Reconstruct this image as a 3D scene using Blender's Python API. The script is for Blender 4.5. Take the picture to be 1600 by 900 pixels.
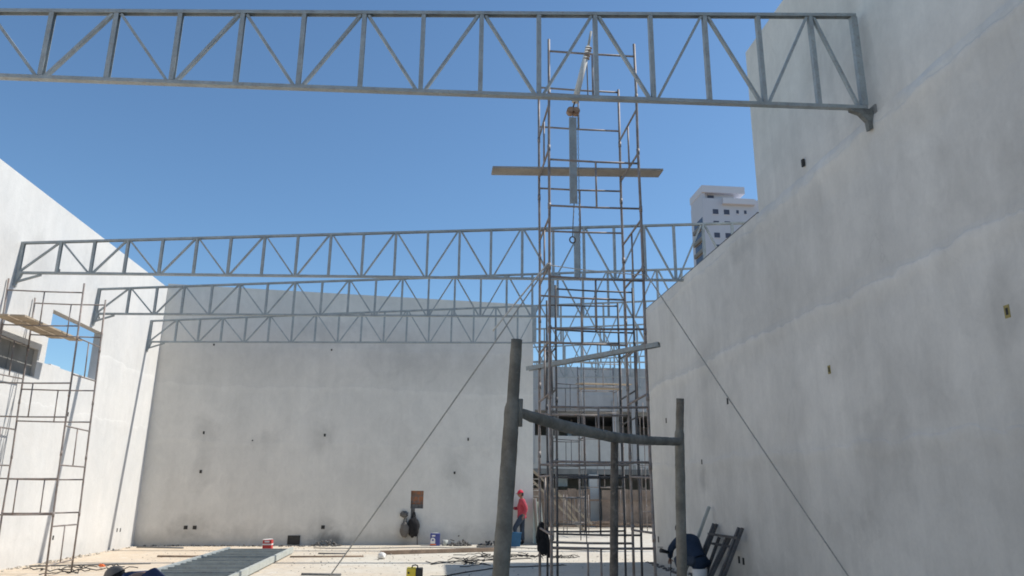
import bpy, bmesh, math, random
from mathutils import Vector, Matrix, Quaternion, noise
R = math.radians
random.seed(7)
for o in list(bpy.data.objects): bpy.data.objects.remove(o)
sc = bpy.context.scene
C = sc.collection

# ------------------------------------------------------------------ camera
PITCH, YAW, ROLL, EYE = R(15.3), R(5.65), R(0.5), 1.65
fw = Vector((math.sin(YAW)*math.cos(PITCH), math.cos(YAW)*math.cos(PITCH), math.sin(PITCH)))
rt = Vector((math.cos(YAW), -math.sin(YAW), 0)); up = rt.cross(fw)
rr = rt*math.cos(ROLL)+up*math.sin(ROLL); uu = -rt*math.sin(ROLL)+up*math.cos(ROLL)
cd = bpy.data.cameras.new('camera'); cam = bpy.data.objects.new('camera', cd); C.objects.link(cam)
m = Matrix((rr, uu, -fw)).transposed().to_4x4(); m.translation = (0, 0, EYE)
cam.matrix_world = m
cd.sensor_width = 36; cd.lens = 1170/1600*36; cd.clip_start = 0.1; cd.clip_end = 3000
sc.camera = cam

# ------------------------------------------------------------------ light
SUN = Vector((1, .135, 1.235)).normalized()
elev = math.asin(SUN.z); az = math.atan2(SUN.x, SUN.y)
w = bpy.data.worlds.new('World'); sc.world = w; w.use_nodes = True
nt = w.node_tree; bg = nt.nodes['Background']
sky = nt.nodes.new('ShaderNodeTexSky'); sky.sky_type = 'NISHITA'; sky.sun_disc = False
sky.sun_elevation = elev; sky.sun_rotation = az
sky.air_density = 1.0; sky.dust_density = 0.35; sky.ozone_density = 2.2; sky.altitude = 300
tint = nt.nodes.new('ShaderNodeMix'); tint.data_type = 'RGBA'; tint.blend_type = 'MULTIPLY'; tint.inputs[0].default_value = 1
nt.links.new(sky.outputs[0], tint.inputs[6]); tint.inputs[7].default_value = (.80, .985, 1.06, 1)
nt.links.new(tint.outputs[2], bg.inputs[0]); bg.inputs[1].default_value = 0.108
sl = bpy.data.lights.new('sun', 'SUN'); sl.energy = 3.8; sl.angle = R(0.55); sl.color = (1, .955, .88)
so = bpy.data.objects.new('sun', sl); C.objects.link(so)
so.rotation_euler = SUN.to_track_quat('Z', 'Y').to_euler(); so.location = (20, 3, 30)
sc.view_settings.view_transform = 'Standard'; sc.view_settings.look = 'None'
sc.view_settings.exposure = 0.38; sc.view_settings.gamma = 1
sc.view_settings.use_curve_mapping = False
sc.render.engine = 'CYCLES'; sc.cycles.max_bounces = 8; sc.cycles.diffuse_bounces = 5
sc.cycles.filter_width = 1.8

# ------------------------------------------------------------------ materials
class NT:
    def __init__(s, name, rough=.8, metal=0, spec=.3):
        s.m = bpy.data.materials.new(name); s.m.use_nodes = True; s.t = s.m.node_tree
        s.b = s.t.nodes['Principled BSDF']
        s.b.inputs['Roughness'].default_value = rough; s.b.inputs['Metallic'].default_value = metal
        s.b.inputs['Specular IOR Level'].default_value = spec
        s.co = s.n('ShaderNodeTexCoord'); s.geo = None
    def n(s, t, **k):
        x = s.t.nodes.new(t)
        for a, v in k.items(): setattr(x, a, v)
        return x
    def l(s, a, b): s.t.links.new(a, b)
    def pos(s):
        if not s.geo: s.geo = s.n('ShaderNodeNewGeometry')
        return s.geo.outputs['Position']
    def noise(s, scale, detail=4, rough=.55, vec=None, stretch=None, dist=0):
        v = vec or s.pos()
        if stretch:
            mp = s.n('ShaderNodeMapping'); mp.inputs['Scale'].default_value = stretch; s.l(v, mp.inputs[0]); v = mp.outputs[0]
        x = s.n('ShaderNodeTexNoise'); x.inputs['Scale'].default_value = scale; x.inputs['Detail'].default_value = detail
        x.inputs['Roughness'].default_value = rough; x.inputs['Distortion'].default_value = dist; s.l(v, x.inputs['Vector']); return x.outputs['Fac']
    def rng(s, v, a, b, c=0., d=1., smooth=False):
        x = s.n('ShaderNodeMapRange'); x.inputs[1].default_value = a; x.inputs[2].default_value = b
        x.inputs[3].default_value = c; x.inputs[4].default_value = d
        if smooth: x.interpolation_type = 'SMOOTHSTEP'
        s.l(v, x.inputs[0]); return x.outputs[0]
    def math(s, op, a, b=None, clamp=False):
        x = s.n('ShaderNodeMath', operation=op, use_clamp=clamp)
        for i, v in enumerate((a, b)):
            if v is None: continue
            if isinstance(v, (int, float)): x.inputs[i].default_value = v
            else: s.l(v, x.inputs[i])
        return x.outputs[0]
    def mix(s, f, a, b, blend='MIX'):
        x = s.n('ShaderNodeMix', data_type='RGBA', blend_type=blend)
        for i, v in ((0, f), (6, a), (7, b)):
            if isinstance(v, (int, float)): x.inputs[i].default_value = v
            elif isinstance(v, tuple): x.inputs[i].default_value = (*v, 1)
            else: s.l(v, x.inputs[i])
        return x.outputs[2]
    def out(s, col, bump=None, bs=.3, bd=.01):
        if isinstance(col, tuple): s.b.inputs['Base Color'].default_value = (*col, 1)
        else: s.l(col, s.b.inputs['Base Color'])
        if bump is not None:
            x = s.n('ShaderNodeBump'); x.inputs['Strength'].default_value = bs; x.inputs['Distance'].default_value = bd
            s.l(bump, x.inputs['Height']); s.l(x.outputs[0], s.b.inputs['Normal'])
        return s.m

def worn(name, col, var=.25, scale=8, rough=.7, metal=0, dirt=None, dirt_amt=.35, bs=.15):
    t = NT(name, rough, metal)
    n1 = t.noise(scale, 5); n2 = t.noise(scale*5, 3)
    c = t.mix(t.rng(n1, .3, .7), tuple(x*(1-var) for x in col), tuple(min(1, x*(1+var)) for x in col))
    if dirt: c = t.mix(t.math('MULTIPLY', t.rng(n2, .5, .7), dirt_amt), c, dirt)
    return t.out(c, n2, bs, .004)

def plaster(name, base, seams, stains=(), along='y', warm=.0, patch=1.0, base_damp=.0, ridge_k=.03):
    """cement render applied in horizontal lifts: each lift a slightly different tint, ragged joint between"""
    t = NT(name, .93, 0, .15)
    sep = t.n('ShaderNodeSeparateXYZ'); t.l(t.pos(), sep.inputs[0])
    z = sep.outputs[2]
    wob = t.noise(.55, 4, .6); wob2 = t.noise(3.2, 3)
    zz = t.math('ADD', z, t.math('ADD', t.rng(wob, .3, .7, -.10, .10), t.rng(wob2, .3, .7, -.04, .04)))
    big = t.noise(.33, 4, .55, dist=.6); med = t.noise(1.5, 6, .62, dist=.5)
    streak = t.noise(1.6, 4, .6, stretch=(1.5, 1.5, .16)); fine = t.noise(22, 4, .6); trowel = t.noise(4.5, 5, .6, stretch=(1, 1, .6), dist=1.2)
    v = t.rng(big, .3, .7, 1-.13*patch, 1+.11*patch)
    v = t.math('MULTIPLY', v, t.rng(med, .25, .75, 1-.09*patch, 1+.08*patch))
    v = t.math('MULTIPLY', v, t.rng(streak, .3, .7, 1-.075*patch, 1+.06*patch))
    v = t.math('MULTIPLY', v, t.rng(trowel, .3, .7, .965, 1.03))
    v = t.math('MULTIPLY', v, t.rng(fine, .3, .7, .975, 1.02))
    tints = [1.0, 1.045, .975, 1.03, .965, 1.02] if patch > .6 else [1.0, 1.015, .99, 1.01, .985, 1.0]
    # trowel passes laid side by side, each a touch lighter or darker, and a few hairline cracks
    vd = t.n('ShaderNodeVectorMath', operation='ADD'); nz = t.n('ShaderNodeTexNoise'); nz.inputs['Scale'].default_value = 1.3; nz.inputs['Detail'].default_value = 4
    t.l(t.pos(), nz.inputs['Vector']); vs_ = t.n('ShaderNodeVectorMath', operation='SCALE'); t.l(nz.outputs['Color'], vs_.inputs[0]); vs_.inputs[3].default_value = .9
    t.l(t.pos(), vd.inputs[0]); t.l(vs_.outputs[0], vd.inputs[1])
    mp_ = t.n('ShaderNodeMapping'); mp_.inputs['Scale'].default_value = (1, 1, .55); t.l(vd.outputs[0], mp_.inputs[0])
    vo_ = t.n('ShaderNodeTexVoronoi'); vo_.inputs['Scale'].default_value = .8; t.l(mp_.outputs[0], vo_.inputs['Vector'])
    sv_ = t.n('ShaderNodeSeparateColor'); t.l(vo_.outputs['Color'], sv_.inputs[0])
    v = t.math('MULTIPLY', v, t.rng(sv_.outputs[0], 0, 1, 1-.03*patch, 1+.03*patch))
    ve_ = t.n('ShaderNodeTexVoronoi', feature='DISTANCE_TO_EDGE'); ve_.inputs['Scale'].default_value = .42; t.l(vd.outputs[0], ve_.inputs['Vector'])
    ck_ = t.math('MULTIPLY', t.rng(ve_.outputs['Distance'], .0015, .004, 1, 0), t.rng(t.noise(.6, 2), .56, .66, 0, .07))
    v = t.math('MULTIPLY', v, t.math('SUBTRACT', 1, ck_))
    ridge = None
    for i, s in enumerate(seams):
        d = tints[(i+1) % 6]/tints[i % 6]
        v = t.math('MULTIPLY', v, t.rng(zz, s-.015, s+.03, 1, d, True))
        # pale feathered joint just under the seam
        a = t.rng(zz, s-.22, s-.02, 0, 1, True); b = t.rng(zz, s-.01, s+.03, 1, 0, True)
        rg = t.math('MULTIPLY', a, b); v = t.math('MULTIPLY', v, t.math('ADD', 1, t.math('MULTIPLY', rg, ridge_k)))
        ridge = rg if ridge is None else t.math('ADD', ridge, rg)
    for (p, r, k) in stains:
        mp = t.n('ShaderNodeVectorMath', operation='SUBTRACT'); t.l(t.pos(), mp.inputs[0]); mp.inputs[1].default_value = p
        sc_ = t.n('ShaderNodeVectorMath', operation='MULTIPLY'); t.l(mp.outputs[0], sc_.inputs[0])
        sc_.inputs[1].default_value = (1/r[0], 1/r[0], 1/r[1])
        ln = t.n('ShaderNodeVectorMath', operation='LENGTH'); t.l(sc_.outputs[0], ln.inputs[0])
        dd = t.math('ADD', ln.outputs['Value'], t.rng(med, .2, .8, -.55, .55))
        v = t.math('MULTIPLY', v, t.rng(dd, .1, 1.15, 1-k, 1, True))
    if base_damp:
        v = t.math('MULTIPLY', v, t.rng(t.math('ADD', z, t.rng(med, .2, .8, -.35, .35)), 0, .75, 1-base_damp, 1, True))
    c = t.mix(t.rng(big, .35, .65), tuple(base), (base[0]*(1.0+warm), base[1]*1.0, base[2]*(1-warm)))
    cm = t.n('ShaderNodeCombineColor'); 
    for i in range(3): t.l(v, cm.inputs[i])
    c = t.mix(1.0, c, cm.outputs[0], 'MULTIPLY')
    h = t.math('ADD', t.math('MULTIPLY', trowel, .6), t.math('MULTIPLY', fine, .25))
    if ridge is not None: h = t.math('ADD', h, t.math('MULTIPLY', ridge, .9 if patch > .6 else .3))
    return t.out(c, h, .5, .02)

M = {}
M['steel'] = worn('primed_steel', (.34, .375, .38), .16, 5, .55, 0, (.27, .21, .17), .45, .05)
M['bracket'] = worn('dirty_bracket_steel', (.19, .195, .18), .35, 12, .8, 0, (.24, .23, .2), .5, .3)
M['slat'] = worn('dull_grey_slat', (.13, .15, .145), .2, 3, .6, 0, (.3, .29, .26), .3, .05)
M['steel_light'] = worn('pale_primed_steel', (.42, .44, .41), .12, 4, .6, 0, (.3, .28, .25), .3, .05)
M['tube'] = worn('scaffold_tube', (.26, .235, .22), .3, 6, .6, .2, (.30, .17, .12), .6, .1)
M['tube_dark_shaded'] = worn('dark_and_shaded_tube', (.09, .095, .10), .3, 6, .6, .2, (.20, .14, .11), .5, .1)  # dark steel, also scaffold tubes whose backlit shade is put into the colour
M['crust'] = None
t = NT('cement_crusted_steel', .95, 0, .1)
n1 = t.noise(9, 6, .7); n2 = t.noise(60, 4, .7); n3 = t.noise(3, 3)
c = t.mix(t.rng(n1, .4, .62), (.15, .142, .122), (.245, .235, .205))
c = t.mix(t.math('MULTIPLY', t.rng(n2, .58, .7), .35), c, (.30, .29, .26))
c = t.mix(t.math('MULTIPLY', t.rng(n3, .5, .62), .35), c, (.15, .11, .08))
M['crust'] = t.out(c, t.math('ADD', n1, t.math('MULTIPLY', n2, .5)), .9, .006)
M['rust'] = worn('rusty_tube', (.095, .085, .075), .4, 14, .85, 0, (.22, .2, .17), .5, .4)
M['wood'] = worn('raw_board', (.42, .34, .25), .18, 5, .85, 0, (.2, .16, .12), .3)
M['wood_grey'] = worn('grey_board', (.36, .33, .29), .15, 5, .85, 0, (.2, .18, .15), .3)
M['wood_brown'] = worn('brown_timber', (.26, .19, .14), .25, 6, .85, 0, (.12, .1, .08), .4)
M['clay'] = worn('rusty_orange_housing', (.38, .24, .16), .25, 14, .7, 0, (.2, .15, .12), .5, .2)
M['rope'] = worn('rope_fibre', (.38, .37, .34), .15, 30, .95)
M['rope_white'] = worn('pale_rope_fibre', (.6, .58, .54), .1, 30, .95)
M['rope_dark'] = worn('dark_steel_wire', (.16, .16, .16), .15, 30, .7)
M['black'] = worn('black_fabric', (.018, .018, .02), .3, 20, .95)
M['blackplastic'] = worn('black_plastic', (.03, .03, .032), .2, 20, .5)
M['yellow'] = worn('yellow_paint', (.62, .50, .05), .08, 10, .45, 0, (.2, .17, .1), .3)
M['red'] = worn('red_card', (.50, .045, .04), .12, 10, .6, 0, (.3, .2, .17), .3)
M['white'] = worn('white_paint', (.75, .73, .70), .06, 10, .6, 0, (.5, .47, .42), .3)
M['orange'] = worn('orange_print', (.75, .2, .07), .08, 10, .6)
M['bluebin'] = worn('blue_plastic', (.025, .10, .20), .15, 8, .45)
M['bluecan'] = worn('blue_print', (.07, .08, .26), .15, 10, .4)
M['hole'] = worn('recess_shade', (.05, .048, .045), .2, 12, .95)  # dark colour stands in for shade inside small openings that are not cut
M['socket'] = worn('yellow_socket_box', (.34, .28, .10), .15, 12, .6)
M['rubble'] = worn('dark_rubble', (.13, .125, .12), .4, 14, .95)
M['rubble_light'] = worn('pale_rubble', (.5, .46, .4), .3, 14, .95)
M['board'] = worn('greenish_board', (.50, .52, .46), .08, 3, .85, 0, (.3, .3, .26), .2)
M['skin'] = worn('skin', (.27, .15, .10), .1, 20, .6)
M['redshirt'] = worn('red_cotton', (.40, .06, .08), .1, 9, .9)
M['redcap'] = worn('red_cap_cloth', (.56, .03, .06), .08, 9, .85)
M['jeans'] = worn('dark_denim', (.045, .06, .085), .2, 9, .9)
M['blueshirt'] = worn('blue_cotton', (.025, .042, .075), .15, 9, .9)
M['navy'] = worn('navy_cotton', (.04, .05, .10), .15, 9, .9)
M['greycloth'] = worn('grey_cloth', (.14, .13, .12), .15, 9, .9)
M['fence'] = worn('rough_hoarding_board', (.27, .205, .16), .3, 1.6, .9, 0, (.16, .11, .08), .4)
M['farwhite'] = plaster('far_render_white', (.50, .50, .48), [], patch=.8)
M['fargrey'] = plaster('far_render_grey', (.38, .385, .39), [6.9], patch=.8)
M['slabgrey'] = worn('slab_edge', (.24, .235, .22), .2, 2, .9)
M['tower'] = worn('tower_paint', (.55, .57, .63), .03, .3, .8, 0, None, 0, 0)
M['tower_light'] = worn('tower_trim_paint', (.64, .65, .70), .03, .3, .8, 0, None, 0, 0)
M['tglass'] = worn('tower_window_glass', (.08, .09, .13), .1, .5, .25, 0, None, 0, 0)
M['leaf'] = worn('foliage', (.05, .08, .03), .4, 3, .8)

# brick (hollow clay block seen in the open niche)
t = NT('hollow_clay_brick', .9)
br = t.n('ShaderNodeTexBrick'); mp = t.n('ShaderNodeMapping'); mp.inputs['Rotation'].default_value = (R(90), 0, 0)
t.l(t.pos(), mp.inputs[0]); t.l(mp.outputs[0], br.inputs['Vector'])
br.inputs['Color1'].default_value = (.40, .16, .08, 1); br.inputs['Color2'].default_value = (.30, .14, .08, 1)
br.inputs['Mortar'].default_value = (.22, .2, .18, 1); br.inputs['Scale'].default_value = 1
br.inputs['Brick Width'].default_value = .19; br.inputs['Row Height'].default_value = .19; br.inputs['Mortar Size'].default_value = .012
c = t.mix(t.rng(t.noise(6, 4), .45, .65), br.outputs['Color'], (.16, .13, .11))
M['brick'] = t.out(c, br.outputs['Fac'], .4, .01)

BS = [((-7.32, 25.1, 3.40), (.5, .6), .13), ((-3.6, 25.4, 3.42), (.5, .65), .15), ((-7.28, 25.1, 2.15), (.5, .6), .11),
      ((.68, 25.7, 2.25), (.5, .65), .13), ((-7.4, 25.1, .6), (.6, .5), .18), ((-3.45, 25.4, .5), (.55, .6), .22),
      ((-3.2, 25.4, .1), (.7, .4), .45), ((-.8, 25.6, .2), (.28, .9), .25), ((-5.4, 25.3, 3.2), (.6, .4), .10), ((-1.2, 25.5, 6.0), (1.8, 1.1), .09),
      ((-3.4, 25.4, 6.9), (1.4, .8), .10), ((1.6, 25.8, 3.2), (1.0, .6), .07)]
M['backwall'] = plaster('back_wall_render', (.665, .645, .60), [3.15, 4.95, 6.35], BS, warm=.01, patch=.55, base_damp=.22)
RS = [((5.58, 6.67, 3.5), (.35, .5), .12), ((5.58, 10.14, 3.4), (.22, .35), .12), ((5.58, 15.62, 1.95), (.28, .45), .2),
      ((5.58, 9.2, 1.9), (.9, .9), .09), ((5.58, 8.6, 2.9), (1.2, .8), .06), ((5.58, 12.7, 6.1), (.9, .35), .14), ((5.58, 6.9, 5.0), (.8, .8), .06),
      ((5.58, 13.3, .4), (.5, 1.1), .10), ((5.58, 9.0, 7.6), (.9, 1.0), .09)]
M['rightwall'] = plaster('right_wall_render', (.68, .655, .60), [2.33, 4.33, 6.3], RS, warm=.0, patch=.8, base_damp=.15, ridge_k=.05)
LS = [((-8.95, 17.0, 6.6), (.7, .5), .12), ((-8.95, 19.7, 7.2), (1.6, .5), .06), ((-8.95, 15.8, 6.5), (.6, .6), .08)]
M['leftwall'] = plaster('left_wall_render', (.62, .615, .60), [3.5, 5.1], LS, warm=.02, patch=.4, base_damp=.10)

# ground
t = NT('site_floor', .95, 0, .1)
n1 = t.noise(.35, 5, .6); n2 = t.noise(2.2, 6, .65); n3 = t.noise(25, 4, .7); n4 = t.noise(6, 5, .7, dist=1.5)
sep = t.n('ShaderNodeSeparateXYZ'); t.l(t.pos(), sep.inputs[0])
c = t.mix(t.rng(n1, .35, .65), (.56, .50, .41), (.60, .56, .48))
warm = t.rng(t.math('ADD', sep.outputs[0], t.rng(n1, .3, .7, -2, 2)), -7, 0, 1, 0, True)
c = t.mix(t.math('MULTIPLY', warm, .6), c, (.60, .47, .34))
c = t.mix(t.math('MULTIPLY', t.rng(n2, .52, .7), .45), c, (.70, .68, .63))
c = t.mix(t.math('MULTIPLY', t.rng(n4, .52, .66), .42), c, (.27, .24, .2))
c = t.mix(t.math('MULTIPLY', t.rng(n3, .6, .72), .3), c, (.3, .26, .22))
M['floor'] = t.out(c, t.math('ADD', n4, n3), .4, .02)
t = NT('bare_earth', .95, 0, .1)
c = t.mix(t.rng(t.noise(.15, 5), .35, .65), (.28, .20, .13), (.40, .31, .22))
M['earth'] = t.out(c, t.noise(8, 5), .5, .03)

# ------------------------------------------------------------------ mesh helpers
def tag(o, label=None, cat=None, group=None, kind=None):
    if label: o['label'] = label
    if cat: o['category'] = cat
    if group: o['group'] = group
    if kind: o['kind'] = kind
    return o
def root(name, loc, label, cat, group=None):
    o = bpy.data.objects.new(name, None); o.empty_display_size = .2; C.objects.link(o); o.location = loc
    return tag(o, label, cat, group)
class MB:
    def __init__(s): s.v = []; s.f = []; s.sm = []
    def add(s, vs, fs, smooth=False):
        b = len(s.v); s.v += [Vector(v) for v in vs]; s.f += [[b+i for i in f] for f in fs]; s.sm += [smooth]*len(fs); return s
    def box(s, a, b):
        x0, y0, z0 = a; x1, y1, z1 = b
        return s.add([(x0,y0,z0),(x1,y0,z0),(x1,y1,z0),(x0,y1,z0),(x0,y0,z1),(x1,y0,z1),(x1,y1,z1),(x0,y1,z1)],
            [(0,3,2,1),(4,5,6,7),(0,1,5,4),(1,2,6,5),(2,3,7,6),(3,0,4,7)])
    def beam(s, p, q, w, h, ref=(0, 0, 1)):
        """bar p->q; w across, h along ref"""
        p = Vector(p); q = Vector(q); d = (q-p).normalized(); ref = Vector(ref)
        if abs(d.dot(ref)) > .98: ref = Vector((0, 1, 0))
        a = d.cross(ref).normalized(); b = a.cross(d).normalized()
        vs = []
        for c in (p, q):
            for i, j in ((-1,-1),(1,-1),(1,1),(-1,1)): vs.append(c+a*i*w/2+b*j*h/2)
        return s.add(vs, [(0,3,2,1),(4,5,6,7),(0,1,5,4),(1,2,6,5),(2,3,7,6),(3,0,4,7)])
    def chan(s, p, q, w, h, ref, th=.006):
        """C channel: web w wide lying at +ref side, two flanges of depth h pointing to -ref"""
        p = Vector(p); q = Vector(q); d = (q-p).normalized(); b = Vector(ref); b = (b-d*b.dot(d)).normalized(); a = d.cross(b).normalized()
        s.beam(p+b*(h/2-th/2), q+b*(h/2-th/2), w, th, b)
        for k in (-1, 1):
            o = a*k*(w/2-th/2)-b*th/2
            s.beam(p+o, q+o, th, h-th, b)
        return s
    def tube(s, pts, r, n=10, caps=True):
        pts = [Vector(p) for p in pts]; rs = r if isinstance(r, (list, tuple)) else [r]*len(pts)
        ref = None; rings = []
        for i, p in enumerate(pts):
            d = (pts[min(i+1, len(pts)-1)]-pts[max(i-1, 0)]).normalized()
            if ref is None: ref = d.orthogonal().normalized()
            a = (ref-d*ref.dot(d)).normalized(); ref = a; b = d.cross(a)
            rings.append([p+(a*math.cos(2*math.pi*k/n)+b*math.sin(2*math.pi*k/n))*rs[i] for k in range(n)])
        vs = [v for rg in rings for v in rg]; fs = []
        for i in range(len(pts)-1):
            for k in range(n):
                fs.append((i*n+k, i*n+(k+1)%n, (i+1)*n+(k+1)%n, (i+1)*n+k))
        s.add(vs, fs, True)
        if caps:
            b0 = len(s.v)-len(vs)
            s.f.append([b0+k for k in range(n)][::-1]); s.sm.append(False)
            s.f.append([b0+(len(pts)-1)*n+k for k in range(n)]); s.sm.append(False)
        return s
    def prism(s, poly, ax, d0, d1):
        """polygon (2D) extruded along axis ax"""
        def mk(u, v, d): return {'x': (d, u, v), 'y': (u, d, v), 'z': (u, v, d)}[ax]
        n = len(poly)
        vs = [mk(u, v, d0) for u, v in poly]+[mk(u, v, d1) for u, v in poly]
        return s.add(vs, [list(range(n))[::-1], list(range(n, 2*n))]+[(i, (i+1)%n, n+(i+1)%n, n+i) for i in range(n)])
    def build(s, name, mat, parent=None, bevel=0, origin=None):
        me = bpy.data.meshes.new(name)
        if parent is not None: off = parent_loc(parent)
        elif origin is not None: off = Vector(origin)
        else:
            lo = [min(v[i] for v in s.v) for i in range(3)]; hi = [max(v[i] for v in s.v) for i in range(3)]
            off = Vector(((lo[0]+hi[0])/2, (lo[1]+hi[1])/2, lo[2]))
        me.from_pydata([v-off for v in s.v], [], s.f); me.update()
        for p, k in zip(me.polygons, s.sm): p.use_smooth = k
        bm = bmesh.new(); bm.from_mesh(me); bmesh.ops.recalc_face_normals(bm, faces=bm.faces)
        if bevel:
            bmesh.ops.bevel(bm, geom=[e for e in bm.edges if e.calc_face_angle(0) > .5], offset=bevel, segments=2, affect='EDGES', profile=.6)
        bm.to_mesh(me); bm.free()
        me.materials.append(M[mat] if isinstance(mat, str) else mat)
        o = bpy.data.objects.new(name, me); C.objects.link(o)
        if parent is not None: o.parent = parent
        else: o.location = off
        return o
def parent_loc(p):
    v = Vector(p.location)
    while p.parent: p = p.parent; v += p.location
    return v
def part(name, mat, parent, mb, bevel=0, label=None):
    o = mb.build(name, mat, parent, bevel)
    if label: o['label'] = label
    return o
def copy_thing(r, delta, label, group=None):
    def cp(o, par):
        c = o.copy(); C.objects.link(c); c.parent = par
        for ch in list(o.children): cp(ch, c)
        return c
    c = cp(r, None); c.location = Vector(r.location)+Vector(delta); c['label'] = label
    if group: c['group'] = group
    return c
def blob(name, mat, c, r, parent=None, seed=0, amp=.12, sub=3, freq=3, flat=None):
    bm = bmesh.new(); bmesh.ops.create_icosphere(bm, subdivisions=sub, radius=1)
    mb = MB()
    for v in bm.verts:
        k = 1+amp*noise.noise(v.co*freq+Vector((seed*7.1, seed*3.3, 1)))
        v.co = Vector((v.co.x*r[0]*k, v.co.y*r[1]*k, v.co.z*r[2]*k))
        if flat is not None and v.co.z < flat: v.co.z = flat
        v.co += Vector(c)
    mb.add([v.co.copy() for v in bm.verts], [[v.index for v in f.verts] for f in bm.faces], True); bm.free()
    return mb.build(name, mat, parent)
def slab_wall(axis, a0, a1, z0, z1, holes, f, thick):
    """wall in the plane spanned by a (0..) and z with rectangular holes; f(a, z, side) -> xyz"""
    As = sorted(set([a0, a1]+[h[0] for h in holes]+[h[1] for h in holes])); Zs = sorted(set([z0, z1]+[h[2] for h in holes]+[h[3] for h in holes]))
    mb = MB(); idx = {}
    def V(i, j, s):
        k = (i, j, s)
        if k not in idx: idx[k] = len(mb.v); mb.v.append(Vector(f(As[i], Zs[j], s)))
        return idx[k]
    def solid(i, j):
        if i < 0 or j < 0 or i >= len(As)-1 or j >= len(Zs)-1: return False
        ca = (As[i]+As[i+1])/2; cz = (Zs[j]+Zs[j+1])/2
        return not any(h[0] < ca < h[1] and h[2] < cz < h[3] for h in holes)
    for i in range(len(As)-1):
        for j in range(len(Zs)-1):
            if not solid(i, j): continue
            for s in (0, 1): mb.f.append([V(i,j,s), V(i+1,j,s), V(i+1,j+1,s), V(i,j+1,s)])
            for (di, dj, p, q) in ((-1,0,(i,j),(i,j+1)), (1,0,(i+1,j),(i+1,j+1)), (0,-1,(i,j),(i+1,j)), (0,1,(i,j+1),(i+1,j+1))):
                if not solid(i+di, j+dj): mb.f.append([V(*p,0), V(*q,0), V(*q,1), V(*p,1)])
    mb.sm = [False]*len(mb.f)
    return mb

# ------------------------------------------------------------------ setting
tag(MB().add([(-900,-900,0),(900,-900,0),(900,900,0),(-900,900,0)], [(0,1,2,3)]).build('ground', 'earth', origin=(0,0,0)), kind='structure')
tag(MB().add([(-9.2,-12,.004),(26,-12,.004),(26,40,.004),(-9.2,40,.004)], [(0,1,2,3)]).build('floor', 'floor', origin=(0,0,0)), kind='structure')
XL, XR = -8.95, 5.58
# left wall
lw = root('plaster_wall', (XL, 10, 0), 'brightly sunlit pale rendered side wall with a square window opening, on the left', 'wall')
part('wall_panel', 'leftwall', lw, slab_wall('y', -12, 25.2, -.1, 8.08, [(17.95, 20.67, 4.42, 5.68), (14.2, 17.62, 4.05, 4.67)],
     lambda a, z, s: (XL-.22*s, a, z), .22))
for (y, z) in [(19.72,.53), (23.47,.53), (23.7,.52), (19.46,3.41), (20.3,6.0), (17.9, 6.6)]:
    part('socket_hole_patch', 'hole', lw, MB().box((XL-.01, y-.035, z-.05), (XL+.004, y+.035, z+.05)))  # dark patch on the wall face, painted as a shaded hole
sh = part('shade_grey_panel', 'slabgrey', lw, MB().box((XL-.13, 14.21, 4.055), (XL-.09, 17.61, 4.665)), label='panel closing the low long opening, shade put into its grey')  # grey colour stands in for the shaded surface inside the opening
part('batten', 'slabgrey', sh, MB().box((XL-.09, 16.62, 4.06), (XL-.08, 16.64, 4.66)))
part('mortar_lump', 'leftwall', lw, MB().box((XL-.2, 18.3, 4.42), (XL-.02, 18.75, 4.46)), .01)
# back wall, not quite square to the room
BX0, BY0, BX1, BY1 = XL, 24.85, 3.36, 26.1
def bwall(a, z, s=0, off=0.):
    k = (a-BX0)/(BX1-BX0)
    return (a, BY0+(BY1-BY0)*k+.2*s-off, z)
NX0, NX1, NZ0, NZ1 = -.73, -.32, 1.13, 1.69
bw = root('plaster_wall', (-3, 25.4, 0), 'tall grey rendered end wall in shade behind the trusses', 'wall')
part('wall_panel', 'backwall', bw, slab_wall('x', BX0, BX1, -.1, 8.22, [(NX0, NX1, NZ0, NZ1), (-.71, -.58, .72, NZ0)], lambda a, z, s: bwall(a, z, s), .2))
kb = MB(); p0 = bwall(NX0-.03, NZ0-.03, 0, -.13); p1 = bwall(NX1+.03, NZ1+.03, 0, -.16)
part('brick_infill', 'brick', bw, kb.box((p0[0], p0[1], NZ0+.12), (p1[0], p1[1]+.02, NZ1+.02)))
part('niche_floor', 'rubble', bw, MB().box((NX0-.02, p0[1]-.04, NZ0-.02), (NX1+.02, p0[1]+.05, NZ0+.13)))
part('conduit_chase', 'rubble', bw, MB().box((-.72, bwall(-.65, 0)[1]+.05, .70), (-.57, bwall(-.65, 0)[1]+.09, NZ0+.01)))  # dark colour stands in for shade inside the shallow chase
for (x, z, wd, hg) in [(-7.32,3.41,.05,.09), (-3.6,3.42,.06,.09), (1.11,3.39,.05,.1), (-7.28,2.21,.07,.10), (.68,2.28,.06,.08), (-7.53,.54,.11,.11), (-7.27,.54,.11,.11),
        (-3.45,.55,.11,.11), (-7.32,6.25,.05,.06), (-3.58,6.25,.05,.06), (-5.83,3.2,.04,.04)]:
    y = bwall(x, z)[1]
    part('socket_hole_patch', 'hole', bw, MB().box((x-wd/2, y-.012, z-hg/2), (x+wd/2, y+.03, z+hg/2)))
g = MB(); y = bwall(-4.3, 0)[1]; part('vent_grille', 'hole', bw, g.box((-4.5, y-.03, .03), (-4.12, y+.03, .3)), .004)
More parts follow.
